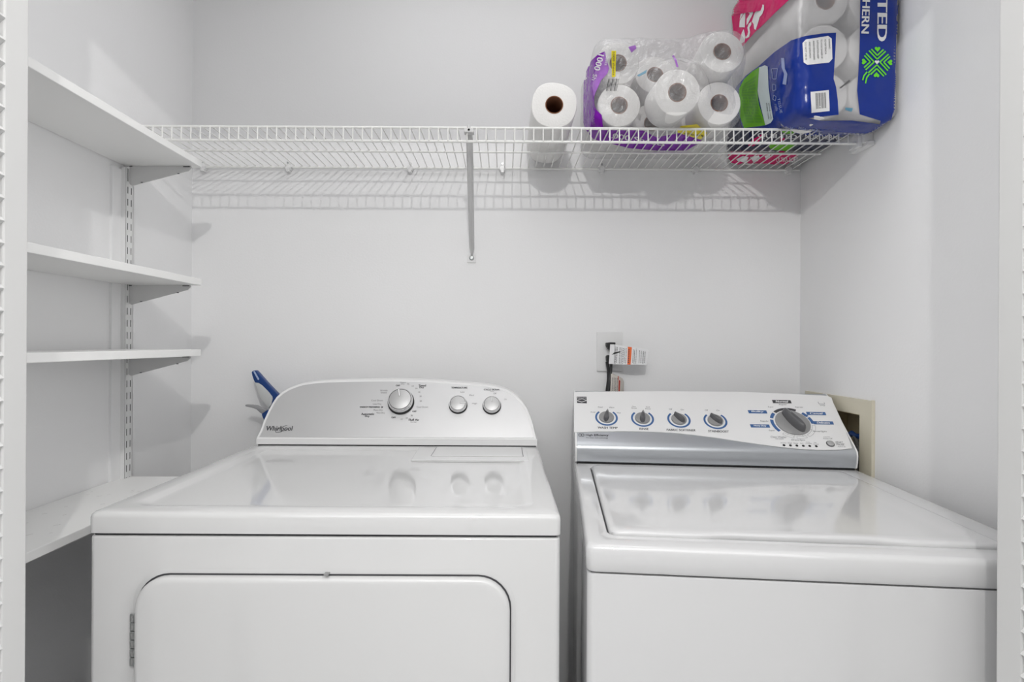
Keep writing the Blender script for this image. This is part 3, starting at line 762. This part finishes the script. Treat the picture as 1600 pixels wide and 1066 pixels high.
for s, x, y, w_, h, bold in (('Heavy', 898,82,9,2.6,0),('Dry',895,108,5,2.8,0),('OFF',820,130,6.5,2.4,.2),('70',978,108,3.4,2.2,0),('60',1050,137,3.4,2.2,0),('50',1107,175,3.4,2.2,0),('40',1150,232,3.4,2.2,0),('30',1173,298,3.2,2.2,0),('20',1176,372,3.2,2.2,0),
    ('Timed',1198,130,11.5,3.4,.25),('Dry',1190,163,6.5,3.6,.25),('Wrinkle',598,206,11.5,2.4,0),('Shield',595,240,9,2.4,0),('Cool Down',495,363,18,2.6,0),('Less Dry',495,421,13,3,0),('ENERGY PREFERRED',382,466,31,2.4,.25),
    ('More Dry',510,516,14,3,0),('Very Dry',547,559,13,3,0),('Automatic',348,574,20,3.4,.25),('Dry',340,612,6.5,4,.25),('OFF',752,629,6.5,2.4,.2),('10',875,657,3.2,2.2,0),('20',958,638,3.2,2.2,0),('30',1033,598,3.2,2.2,0),('Fluff Air',1070,665,16,3.4,.2),('No Heat',1062,700,9,2,0),
    ('OFF',1078,533,6.5,2.4,.2),('Cool Down',1200,465,18,2.6,0)):
    (bmX := (bm if bold else bmL)); p_ = c10(x,y); text(bmX, s, p_[0], p_[1], w_, h, PD, off=.0016, bold=bold)
for s, x, y, w_, h, bold in (('TEMPERATURE',335,146,25,2.8,.22),('Low',380,205,6.5,2.4,0),('Med',505,250,7,2.6,0),('High',547,367,7.5,2.8,0),('CYCLE SIGNAL',787,172,25,2.6,.22),('Off',828,226,4.5,2.4,0),('On',975,306,4.2,2.4,0),('Volume',790,197,6,1.6,0)):
    (bmX := (bm if bold else bmL)); p_ = c38(x,y); text(bmX, s, p_[0], p_[1], w_, h, PD, off=.0016, bold=bold)
decal_poly(bm, [(595.5,638),(597.5,635.5),(599,636),(597.5,638.2)], PD, off=.0016); decal_poly(bm, [(595,636.6),(597,634.8),(597,636)], PD, off=.0016)
obj('bold_lettering', bm, M['ink'], t, recalc=False); obj('small_lettering', bmL, M['ink2'], t, recalc=False)

# ================================================================== WASHER (turned a little in its place)
PHI = R(5.5); W0 = Vector((.127, .852, 0)); WW = .686
u = Vector((cos(PHI), -sin(PHI), 0)); v = Vector((sin(PHI), cos(PHI), 0))
TW = Matrix(((u.x, v.x, 0, W0.x), (u.y, v.y, 0, W0.y), (0,0,1,0), (0,0,0,1)))
WZ = .877; WS = .836
t = thing('washing_machine', 'white top-loading washer with blue-ringed knobs on its slanted panel, right of the dryer', 'washing machine', tuple(TW @ Vector((WW/2, .33, 0))))
def wobj(name, bm, m, parent=t, **k):
    for vv in bm.verts: vv.co = TW @ vv.co
    return obj(name, bm, m, parent, **k)
bm = bmesh.new()
prism(bm, [Vector((x, y, 0)) for x, y in rrect(.002, WW-.002, .004, .72, (.004,.004,.014,.014), 5)], (0,0,WS-.003)); es = [e for e in bm.edges if all(q.co.z > WS-.01 for q in e.verts)]
bmesh.ops.bevel(bm, geom=es, offset=.004, segments=3, profile=.5, affect='EDGES')
wobj('cabinet', bm, M['enamel2'], smooth=True)
bm = bmesh.new(); bx(bm, .008, WW-.008, .010, .71, WS-.004, WS+.004); wobj('top_seam', bm, M['gasket'])
bm = bmesh.new(); prev = None
for ins, z, r in [(.002, WS+.0005, .012), (0, WS+.004, .014), (0, WZ-.009, .014), (.0015, WZ-.004, .014), (.0045, WZ-.001, .016), (.010, WZ, .018)]:
    l = loop(bm, rrect(ins, WW-ins, ins, .72-ins, r, 6), z)
    if prev: bridge(bm, prev, l)
    else: bm.faces.new(l[::-1])
    prev = l
lx0, lx1, ly0, ly1 = .036, .632, .050, .552
for ins, z, r in [(-.004, WZ, .022), (0, WZ-.001, .02), (.0006, WZ-.006, .02)]:
    l = loop(bm, rrect(lx0+ins, lx1-ins, ly0+ins, ly1-ins, r, 6), z); bridge(bm, prev, l); prev = l
bm.faces.new(prev)
wobj('top_panel', bm, M['enamel2'], smooth=True)
bm = bmesh.new(); prism(bm, [Vector((x,y,WZ-.0058)) for x,y in rrect(lx0+.002, lx1-.002, ly0+.002, ly1-.002, .018, 6)], (0,0,.0012)); wobj('lid_gap', bm, M['gasket'])
# lid with a finger scoop in its front edge
bm = bmesh.new(); prev = None
def lidpts(ins):
    out = []
    P = rrect(lx0+.0035+ins, lx1-.0035-ins, ly0+.002+ins, ly1-.0035-ins, .018, 6)
    # densify the front edge
    res = []
    for i in range(len(P)):
        a, b = P[i], P[(i+1)%len(P)]; res.append(a)
        if abs(a[1]-b[1]) < 1e-6 and a[1] < .2 and abs(a[0]-b[0]) > .1:
            for k in range(1, 40): res.append((a[0]+(b[0]-a[0])*k/40, a[1]))
    for x, y in res:
        if y < .2:
            w_ = smooth01((x-.17)/.06)*(1-smooth01((x-.44)/.06)); y += .0075*w_*max(0,(1-ins*20))
        out.append((x,y))
    return out
for ins, z in ((0, WZ-.004), (0, WZ+.002), (.0015, WZ+.0045), (.005, WZ+.006), (.011, WZ+.0065)):
    l = loop(bm, lidpts(ins), z)
    if prev: bridge(bm, prev, l)
    prev = l
for ins, z in ((.026, WZ+.0062), (.05, WZ+.005)):
    l = loop(bm, lidpts(ins), z); bridge(bm, prev, l); prev = l
bm.faces.new(prev)
wobj('lid', bm, M['enamel2'], smooth=True)
# console
def prof(x): return [Vector((x, b, c)) for b, c in PR_]
PR_ = [(.590,WZ+.002),(.582,WZ+.006),(.578,WZ+.020),(.5765,WZ+.036),(.5785,WZ+.045),(.584,WZ+.051),(.592,WZ+.058),(.727,WZ+.166),(.737,WZ+.171),(.752,WZ+.170),(.758,WZ+.163),(.760,WZ+.002)]
bm = bmesh.new(); prism(bm, prof(.006), (.668,0,0)); wobj('console_housing', bm, M['silver2'], smooth=True)
for a, b in ((.0015,.0058),(.6742,.6775)):
    bm = bmesh.new(); prism(bm, [Vector((a, y+(-.001 if y<.7 else .001), z+(.001 if z > WZ+.1 else 0))) for y, z in [(p_.y,p_.z) for p_ in prof(0)]], (b-a,0,0)); wobj('console_end_cap', bm, M['plastic'], smooth=True)
bm = bmesh.new(); bx(bm, .006, .674, .584, .76, WZ-.0005, WZ+.003); wobj('console_seam', bm, M['black'])
pa = TW @ Vector((0,.592,WZ+.058)); pb = TW @ Vector((0,.727,WZ+.166)); vv_ = (pb-pa).normalized()
PW = Plane(pa, u, vv_, u.cross(vv_))
if PW.n.y > 0: PW.n = -PW.n
lower = [(897,676.5),(930,675.3),(975,674.7),(1020,675.5),(1050,677),(1081,680),(1120,685),(1160,691.2),(1190,695.5),(1220,699.5),(1250,702.5),(1285,704),(1312,703.5),(1331,701.5)]
upper = [(1327,690),(1314,657),(1301,629),(1299,622.5),(1294,620),(1281,618.8),(1220,615.8),(1160,613.5),(1100,612.8),(1037,612.2),(960,612.6),(897,613.5)]
bm = bmesh.new(); prism(bm, [PW.hit(x,y,.0002) for x,y in lower+upper], PW.n*.0018); obj('control_panel', bm, M['plastic'], t)
PO = .0024
# rings and knobs
def ringseg(bm, c, r0, r1, a0, a1, pl, off, mi=0, n=None):
    n = n or max(2, int(abs(a1-a0)/6)); A_ = []; B_ = []
    for k in range(n+1):
        a = R(a0+(a1-a0)*k/n); dv = pl.u*sin(a)+pl.v*cos(a)
        A_.append(bm.verts.new(c+dv*r0+pl.n*off)); B_.append(bm.verts.new(c+dv*r1+pl.n*off))
    for k in range(n): f = bm.faces.new((A_[k],A_[k+1],B_[k+1],B_[k])); f.material_index = mi
bmB = bmesh.new(); bmK = bmesh.new(); bmG = bmesh.new(); bmWt = bmesh.new()
def fin_knob(px, py, r, ang, fl, fw, fh, nm='control_knob'):
    c = PW.hit(px, py, .002)
    bm = bmesh.new(); lathe(bm, c, PW.n, PW.u, [(r,0),(r,.003),(r*.95,.0045),(r*.62,.006),(r*.5,.0062)]); k = obj(nm, bm, M['mgrey'], t, smooth=True)
    d_ = PW.u*sin(R(ang)) + PW.v*cos(R(ang)); s_ = d_.cross(PW.n)
    bm = bmesh.new(); prev = None
    for hh, a, b in ((.004,1,1),(fh*.7,.96,.8),(fh*.92,.88,.55),(fh,.75,.3)):
        l = [bm.verts.new(c + d_*fl*a*cos(2*pi*q/24) + s_*fw*b*sin(2*pi*q/24)*(1-.25*cos(2*pi*q/24)) + PW.n*hh) for q in range(24)]
        if prev: bridge(bm, prev, l)
        prev = l
    bm.faces.new(prev); obj('knob_grip', bm, M['dgrey'], k, smooth=True)
    bm = bmesh.new(); q = [c+d_*fl*.35+s_*.0006, c+d_*fl*.8+s_*.0006, c+d_*fl*.8-s_*.0006, c+d_*fl*.35-s_*.0006]
    prism(bm, [z_+PW.n*(fh-.0004) for z_ in q], PW.n*.0006); obj('pointer', bm, M['knobcap'], k)
for px, py, a in ((947.5,653.5,12),(1003.7,655,8),(1060.6,656.5,-38),(1117.5,658.5,-42)):
    c = PW.hit(px, py, 0); ringseg(bmB, c, .0245, .0295, -318+360, 318, PW, PO)
    ringseg(bmB, c, .0245, .0295, -42, -42+1, PW, PO)
    fin_knob(px, py, .0195, a, .0185, .0072, .018)
MC = (1238, 662); c = PW.hit(*MC, 0)
ringseg(bmK, c, .0455, .0535, -42, 26, PW, PO)
for a0, a1 in ((-72,-48),(-126,-78),(44,62),(66,92)): ringseg(bmB, c, .0455, .0535, a0, a1, PW, PO)
for a0, a1 in ((98,150),(157,185),(193,222)):
    ringseg(bmG, c, .0530, .0535, a0, a1, PW, PO); ringseg(bmG, c, .0455, .0460, a0, a1, PW, PO)
    for a in (a0, a1): ringseg(bmG, c, .0455, .0535, a, a+.6, PW, PO, n=1)
for a in (-100,-58,-30,-150,-170,165,120,55,80): ringseg(bmG, c, .0415, .047, a, a+.8, PW, PO, n=1)
fin_knob(*MC, .0415, -26, .0385, .013, .026, 'cycle_dial')
cc = lambda x, y: (1150+x/8, 600+y/8)
cd = lambda x, y: (880+x/5.714, 600+y/5.714)
def tabp(bmx, x, y, w_, h): decal_poly(bmx, [(x-w_/2-.5,y-h/2),(x+w_/2-1.5,y-h/2+.4),(x+w_/2+.5,y+h/2+.4),(x-w_/2+1.5,y+h/2)], PW, off=PO)
for s, x, y, w_, bx_ in (('Normal',570,229,30,bmK),('Bulky',267,356,30,bmB),('Heavy Duty',298,533,31,bmB),('Casual',998,377,31,bmB),('Delicates',1090,494,32,bmB)):
    p_ = cc(x,y); tabp(bx_, p_[0], p_[1], w_, 5); text(bmWt, s, p_[0], p_[1]+.1, w_*.62, 3.1, PW, off=PO+.0004, bold=.25, rot=1)
for s, x, y, w_, h in (('Regular',585,268,12,2.4),('Super',432,298,9,2.4),('Express',785,300,12,2.4),('Regular',355,475,13,2.6),('Super',445,592,9.5,2.6),('Clean Washer',530,672,25,2.8),('with bleach',540,694,13,1.8),('Drain/Spin',775,712,21,3),('Rinse/Spin',1045,604,21,3),
    ('Sensing',590,746,9,1.8),('Wash',668,748,7,1.8),('Rinse',745,750,7,1.8),('Spin',818,752,5,1.8),('Cycle',895,738,6,1.6),('Complete',905,755,10,1.6),('Lid',985,741,3.4,1.6),('Locked',995,760,8,1.6),('Cancel by',1130,672,10,1.8),('Power Off',1145,692,14,1.8)):
    p_ = cc(x,y); text(bmG, s, p_[0], p_[1], w_, h, PW, off=PO, rot=1)
for s, x, y, w_, h in (('START',1285,740,11,3),('PAUSE',1302,766,12,3)): p_ = cc(x,y); text(bmK, s, p_[0], p_[1], w_, h, PW, off=PO, rot=1)
text(bmG, 'Hold 3 sec', *cc(1318,792), 12, 1.6, PW, off=PO, rot=1)
stroke(bmG, [cc(1020,232),cc(1035,260),cc(1105,262),cc(1098,238)], .5, PW, off=PO); text(bmG, 'energy', *cc(1078,280), 8, 1.8, PW, off=PO)
for s, x, y, w_ in (('WASH TEMP',396,397,31),('RINSE',721,408,14),('FABRIC SOFTENER',1052,418,45),('STAINBOOST',1385,429,32)): p_ = cd(x,y); text(bmK, s, p_[0], p_[1], w_, 3.3, PW, off=PO, rot=1.2, bold=.12)
for s, x, y, w_, h in (('Cold',265,258,7,2),('Cool',330,213,7,2),('Warm',432,216,8,2),('Hot',496,264,6,2),('One',630,208,6,1.8),('Rinse',633,222,8,1.8),('2nd',754,212,6,1.8),('Rinse',756,228,8,1.8),('Off',958,232,5,2),('On',1062,236,5,2),('Off',1277,241,5,2),('On',1380,243,5,2)):
    p_ = cd(x,y); text(bmG, s, p_[0], p_[1], w_, h, PW, off=PO, rot=1)
decal_poly(bmK, [cd(120,120),cd(208,120),cd(211,180),cd(124,176)], PW, off=PO)
text(bmWt, 'Kenmore', *cd(165,131), 13.5, 1.7, PW, off=PO+.0004)
stroke(bmWt, [cd(126,152),cd(166,140),cd(207,153)], .6, PW, off=PO+.0004); stroke(bmWt, [cd(126,158),cd(166,168),cd(208,156)], .8, PW, off=PO+.0004)
for x, y in ((597,775),(678,778),(757,780),(838,783),(918,785),(1000,788)):
    p_ = cc(x,y); c = PW.hit(*p_, .0022); bm = bmesh.new(); lathe(bm, c, PW.n, PW.u, [(.0032,0),(.0030,.0008),(.0020,.0010)], 16); obj('indicator_light', bm, M['black'], t)
c = PW.hit(1297, 694.8, .002); bm = bmesh.new(); lathe(bm, c, PW.n, PW.u, [(.0095,0),(.0095,.0015),(.0088,.002)], 28); k = obj('start_button', bm, M['dgrey'], t, smooth=True)
bm = bmesh.new(); lathe(bm, c, PW.n, PW.u, [(.008,.0012),(.0078,.004),(.006,.0048)], 28); obj('button_cap', bm, M['knobcap'], k, smooth=True)
obj('blue_markings', bmB, M['blue'], t, recalc=False); obj('dark_lettering', bmK, M['ink'], t, recalc=False); obj('small_lettering', bmG, M['ink2'], t, recalc=False); obj('white_lettering', bmWt, M['white'], t, recalc=False)
bm = bmesh.new(); text(bm, 'High Efficiency', *cd(303,461), 35.5, 4, PW, off=.0008, bold=.1, rot=.5); text(bm, 'low water wash technology', *cd(302,484), 34, 2, PW, off=.0008, rot=1)
for q in (0, 1):
    cxq, cyq = cd(150+q*24, 458); stroke(bm, [(cxq+2.3*cos(a), cyq+1.9*sin(a)) for a in [2*pi*k/14 for k in range(15)]], .7, PW, off=.0008)
obj('efficiency_lettering', bm, M['ink'], t, recalc=False)

# ================================================================== OUTLET AND CORDS
oc = at(952, 549.5, YB)
t = thing('wall_outlet', 'white duplex wall outlet with two black plugs on the back wall above the washer', 'outlet', (oc.x, YB, oc.z))
bm = bmesh.new(); prism(bm, [Vector((oc.x+a, YB, oc.z+b)) for a, b in rrect(-.0385,.0385,-.0595,.0595,.003,3)], (0,-.0055,0)); obj('cover_plate', bm, M['plastic'], t, bevel=.002)
for k in (1,-1):
    bm = bmesh.new(); prism(bm, [Vector((oc.x+a, YB-.005, oc.z+k*.0195+b)) for a, b in [(.0172*cos(q), max(-.014, min(.014, .0172*sin(q)))) for q in [2*pi*i/32 for i in range(32)]]], (0,-.0018,0)); obj('receptacle', bm, M['plastic'], t)
def cord(label, plug_px, path, parts):
    t = thing('power_cord', label, 'power cord', tuple(at(*plug_px, YB-.007)), 'power cords in the wall outlet')
    bm = bmesh.new()
    for pts in parts: prism(bm, [at(x, y, YB-.0075) for x, y in pts], (0,-.022,0))
    obj('plug', bm, M['black'], t, bevel=.002)
    bm = bmesh.new(); tube(bm, path, .0045, 10); obj('cable', bm, M['black'], t, smooth=True)
    return t
co3 = lambda L: [(920+x/9.273, 505+y/9.273) for x, y in L]
def atl(L, Y): return [at(x, y, yy) for (x, y), yy in zip(co3(L), Y)]
tA = cord('black power cord in the upper socket with a large orange striped warning tag', (952, 540), atl([(320,400),(325,520),(318,700),(300,800),(285,985),(280,1300)], [1.672,1.668,1.665,1.66,1.65,1.645]), [co3([(238,285),(300,278),(368,280),(368,305),(330,330),(300,400),(262,370),(240,330)])])
tB = cord('black power cord in the lower socket with a curled beige warning tag behind the washer', (950, 560), atl([(262,560),(285,690),(285,800),(262,985),(262,1300)], [1.676,1.676,1.672,1.665,1.66]), [co3([(240,480),(262,460),(300,465),(320,500),(300,600),(262,590),(245,540)])])
# tag surfaces (thin vinyl loops)
def tagsheet(bm, L0, L1, Y0, th=.0006):
    n = len(L0); a = [at(*p_, y) for p_, y in zip(L0, Y0)]; b = [at(*p_, y) for p_, y in zip(L1, Y0)]
    V_ = [[bm.verts.new(q) for q in a], [bm.verts.new(q) for q in b], [bm.verts.new(q+Vector((0,th,0))) for q in b], [bm.verts.new(q+Vector((0,th,0))) for q in a]]
    for i in range(n-1):
        for k in range(4): bm.faces.new((V_[k][i], V_[k][i+1], V_[(k+1)%4][i+1], V_[(k+1)%4][i]))
    bm.faces.new([V_[k][0] for k in range(4)]); bm.faces.new([V_[k][-1] for k in range(4)][::-1])
bm = bmesh.new()
tagsheet(bm, co3([(310,308),(370,308),(460,325),(600,345),(740,365),(868,388)]), co3([(290,592),(370,595),(460,598),(600,602),(740,604),(835,606)]), [1.655,1.650,1.642,1.636,1.634,1.640])
ta = obj('warning_tag', bm, M['tag'], tA, smooth=True); ST = Surf(ta)
bm = bmesh.new(); decal_poly(bm, co3([(566,342),(624,350),(606,602),(558,600)]), ST, off=.0004, maxlen=6); obj('orange_stripe', bm, M['orange'], ta, recalc=False)
bm = bmesh.new()
for x, d0 in ((392,10),(412,5),(455,12),(478,30),(500,8),(522,20),(545,34),(645,14),(665,6),(690,24),(735,40),(760,18),(790,8),(815,26)):
    y0 = 335+(x-370)*.16+random.uniform(0,10); y = y0
    while y < 580:
        l = random.uniform(9,26); y2 = min(y+l, 588); stroke(bm, co3([(x-(y-y0)*.05, y), (x-(y2-y0)*.05, y2)]), .75 if d0 > 12 else .95, ST, off=.0005); y = y2+random.uniform(4,9)
stroke(bm, co3([(372,312),(868,390)]), .6, ST, off=.0005); stroke(bm, co3([(380,318),(368,580)]), .5, ST, off=.0005)
for k in range(7): stroke(bm, co3([(583-k*1.2, 380+k*30), (580-k*1.2, 398+k*30)]), 1.6, ST, off=.0007)
obj('tag_print', bm, M['ink'], ta, recalc=False)
bm = bmesh.new(); q = co3([(300,420),(370,425),(365,450),(330,458),(300,440)]); decal_poly(bm, q, ST, off=.0006); obj('tag_slot', bm, M['black'], ta, recalc=False)
bm = bmesh.new()
tagsheet(bm, co3([(322,735),(345,735),(400,755),(455,780),(490,805),(510,850)]), co3([(300,1100),(330,1100),(390,1100),(440,1100),(485,1100),(505,1100)]), [1.655,1.652,1.655,1.662,1.672,1.684])
tb_ = obj('warning_tag', bm, M['tag2'], tB, smooth=True); SU = Surf(tb_)
bm = bmesh.new(); decal_poly(bm, co3([(432,770),(458,782),(446,1000),(428,1000)]), SU, off=.0004, maxlen=6); obj('red_stripe', bm, M['redink'], tb_, recalc=False)
bm = bmesh.new()
for x in (345,366,388,410):
    y = 790+(x-340)*.1
    while y < 985: l = random.uniform(8,22); stroke(bm, co3([(x,y),(x-1,y+l)]), .8, SU, off=.0005); y += l+7
stroke(bm, co3([(322,737),(400,757),(455,782)]), .6, SU, off=.0005)
obj('tag_print', bm, M['ink'], tb_, recalc=False)

# ================================================================== RECESSED SUPPLY BOX
t = thing('washer_supply_box', 'beige plastic washer supply box recessed in the right wall behind the washer', 'washer box', (XR, 1.5, .8))
fy0, fy1 = atX(1366, 640, XR).y, atX(1261, 620, XR).y; fz1 = atX(1366, 627, XR).z; fz0 = .76
bm = bmesh.new(); x_ = XR-.006
bx(bm, x_, XR, fy0, RY0, fz0, fz1); bx(bm, x_, XR, RY1, fy1, fz0, fz1); bx(bm, x_, XR, RY0, RY1, RZ1, fz1); bx(bm, x_, XR, RY0, RY1, fz0, RZ0)
bmesh.ops.remove_doubles(bm, verts=bm.verts, dist=1e-5)
obj('box_frame', bm, M['beige'], t)
bm = bmesh.new(); bx(bm, XR-.0085, XR, fy0-.004, fy0, fz0, fz1+.002); obj('frame_edge', bm, M['beige'], t, bevel=.001)
bm = bmesh.new(); th = .002
bx(bm, XR+.085, XR+.088, RY0, RY1, RZ0, RZ1); bx(bm, XR-.004, XR+.088, RY0, RY0+th, RZ0, RZ1); bx(bm, XR-.004, XR+.088, RY1-th, RY1, RZ0, RZ1); bx(bm, XR-.004, XR+.088, RY0, RY1, RZ1-th, RZ1); bx(bm, XR-.004, XR+.088, RY0, RY1, RZ0, RZ0+th)
obj('box_interior', bm, M['beigein'], t)
vc = atX(1338, 681, XR+.03)
bm = bmesh.new(); tube(bm, [(vc.x, vc.y-.028, vc.z), (vc.x, vc.y-.02, vc.z+.001), (vc.x, vc.y, vc.z-.001), (vc.x, vc.y+.02, vc.z+.002), (vc.x, vc.y+.03, vc.z)], [.004,.0085,.006,.0085,.004], 12)
obj('valve_handle', bm, M['hblue'], t, smooth=True)
bm = bmesh.new(); tube(bm, [(vc.x, vc.y, vc.z), (vc.x+.01, vc.y, vc.z-.05), (vc.x+.01, vc.y, RZ0+.004)], .009, 12); obj('valve', bm, M['braid'], t, smooth=True)
h = thing('water_hose', 'dark braided water hose hanging from the beige supply box behind the washer', 'hose', (vc.x, vc.y, RZ0+.01))
bm = bmesh.new(); tube(bm, [(vc.x+.008, vc.y-.012, .895), (vc.x-.012, vc.y-.012, .892), (vc.x-.028, vc.y-.012, .875), (vc.x-.036, vc.y-.01, .84), (vc.x-.036, vc.y, .6), (vc.x-.036, vc.y+.04, .3)], .008, 12); obj('hose_tube', bm, M['black'], h, smooth=True)
bm = bmesh.new(); tube(bm, [(vc.x+.004, vc.y-.012, .8955), (vc.x-.010, vc.y-.012, .893)], .0115, 12); obj('hose_fitting', bm, M['steel'], h, smooth=True)

# ================================================================== BRUSH AND TOOL BEHIND THE DRYER
cb = lambda L: [(370+x/8.883, 560+y/8.883) for x, y in L]
YBR = 1.648
t = thing('cleaning_brush', 'blue scrub brush with pale grip sticking up behind the left end of the dryer console', 'brush', tuple(at(437, 640, YBR)))
def slab(name, L, m, parent, y0, th, bev=.003): 
    bm = bmesh.new(); prism(bm, [at(x, y, y0) for x, y in cb(L)], (0, th, 0)); return obj(name, bm, m, parent, bevel=bev, smooth=True)
slab('brush_handle', [(203,195),(212,180),(240,168),(262,170),(300,210),(420,345),(500,430),(580,512),(760,720),(900,900),(900,1055),(700,1055),(560,860),(470,660),(498,560),(490,530),(430,455),(350,375),(300,342),(250,338),(228,290),(212,240)], M['bblue'], t, YBR-.010, .018)
slab('grip', [(250,340),(300,344),(350,377),(430,457),(488,530),(496,560),(480,640),(440,700),(400,660),(330,570),(290,480),(262,400)], M['bgrip'], t, YBR-.012, .022)
slab('handle_stripe', [(225,182),(245,175),(310,290),(298,302),(288,298)], M['bstripe'], t, YBR-.0115, .003, .0006)
t = thing('grey_hand_tool', 'small grey curved tool tip with a navy collar poking out below the blue brush', 'tool', tuple(at(410, 645, YBR-.025)))
slab('curved_tip', [(112,655),(122,643),(160,645),(215,648),(272,656),(310,675),(360,700),(415,724),(345,772),(325,760),(270,710),(220,690),(160,677),(120,668)], M['bgrey'], t, YBR-.034, .012, .002)
slab('collar', [(415,720),(425,724),(600,1000),(610,1055),(470,1055),(362,830),(350,800),(345,770),(375,735)], M['bblue'], t, YBR-.032, .014, .002)
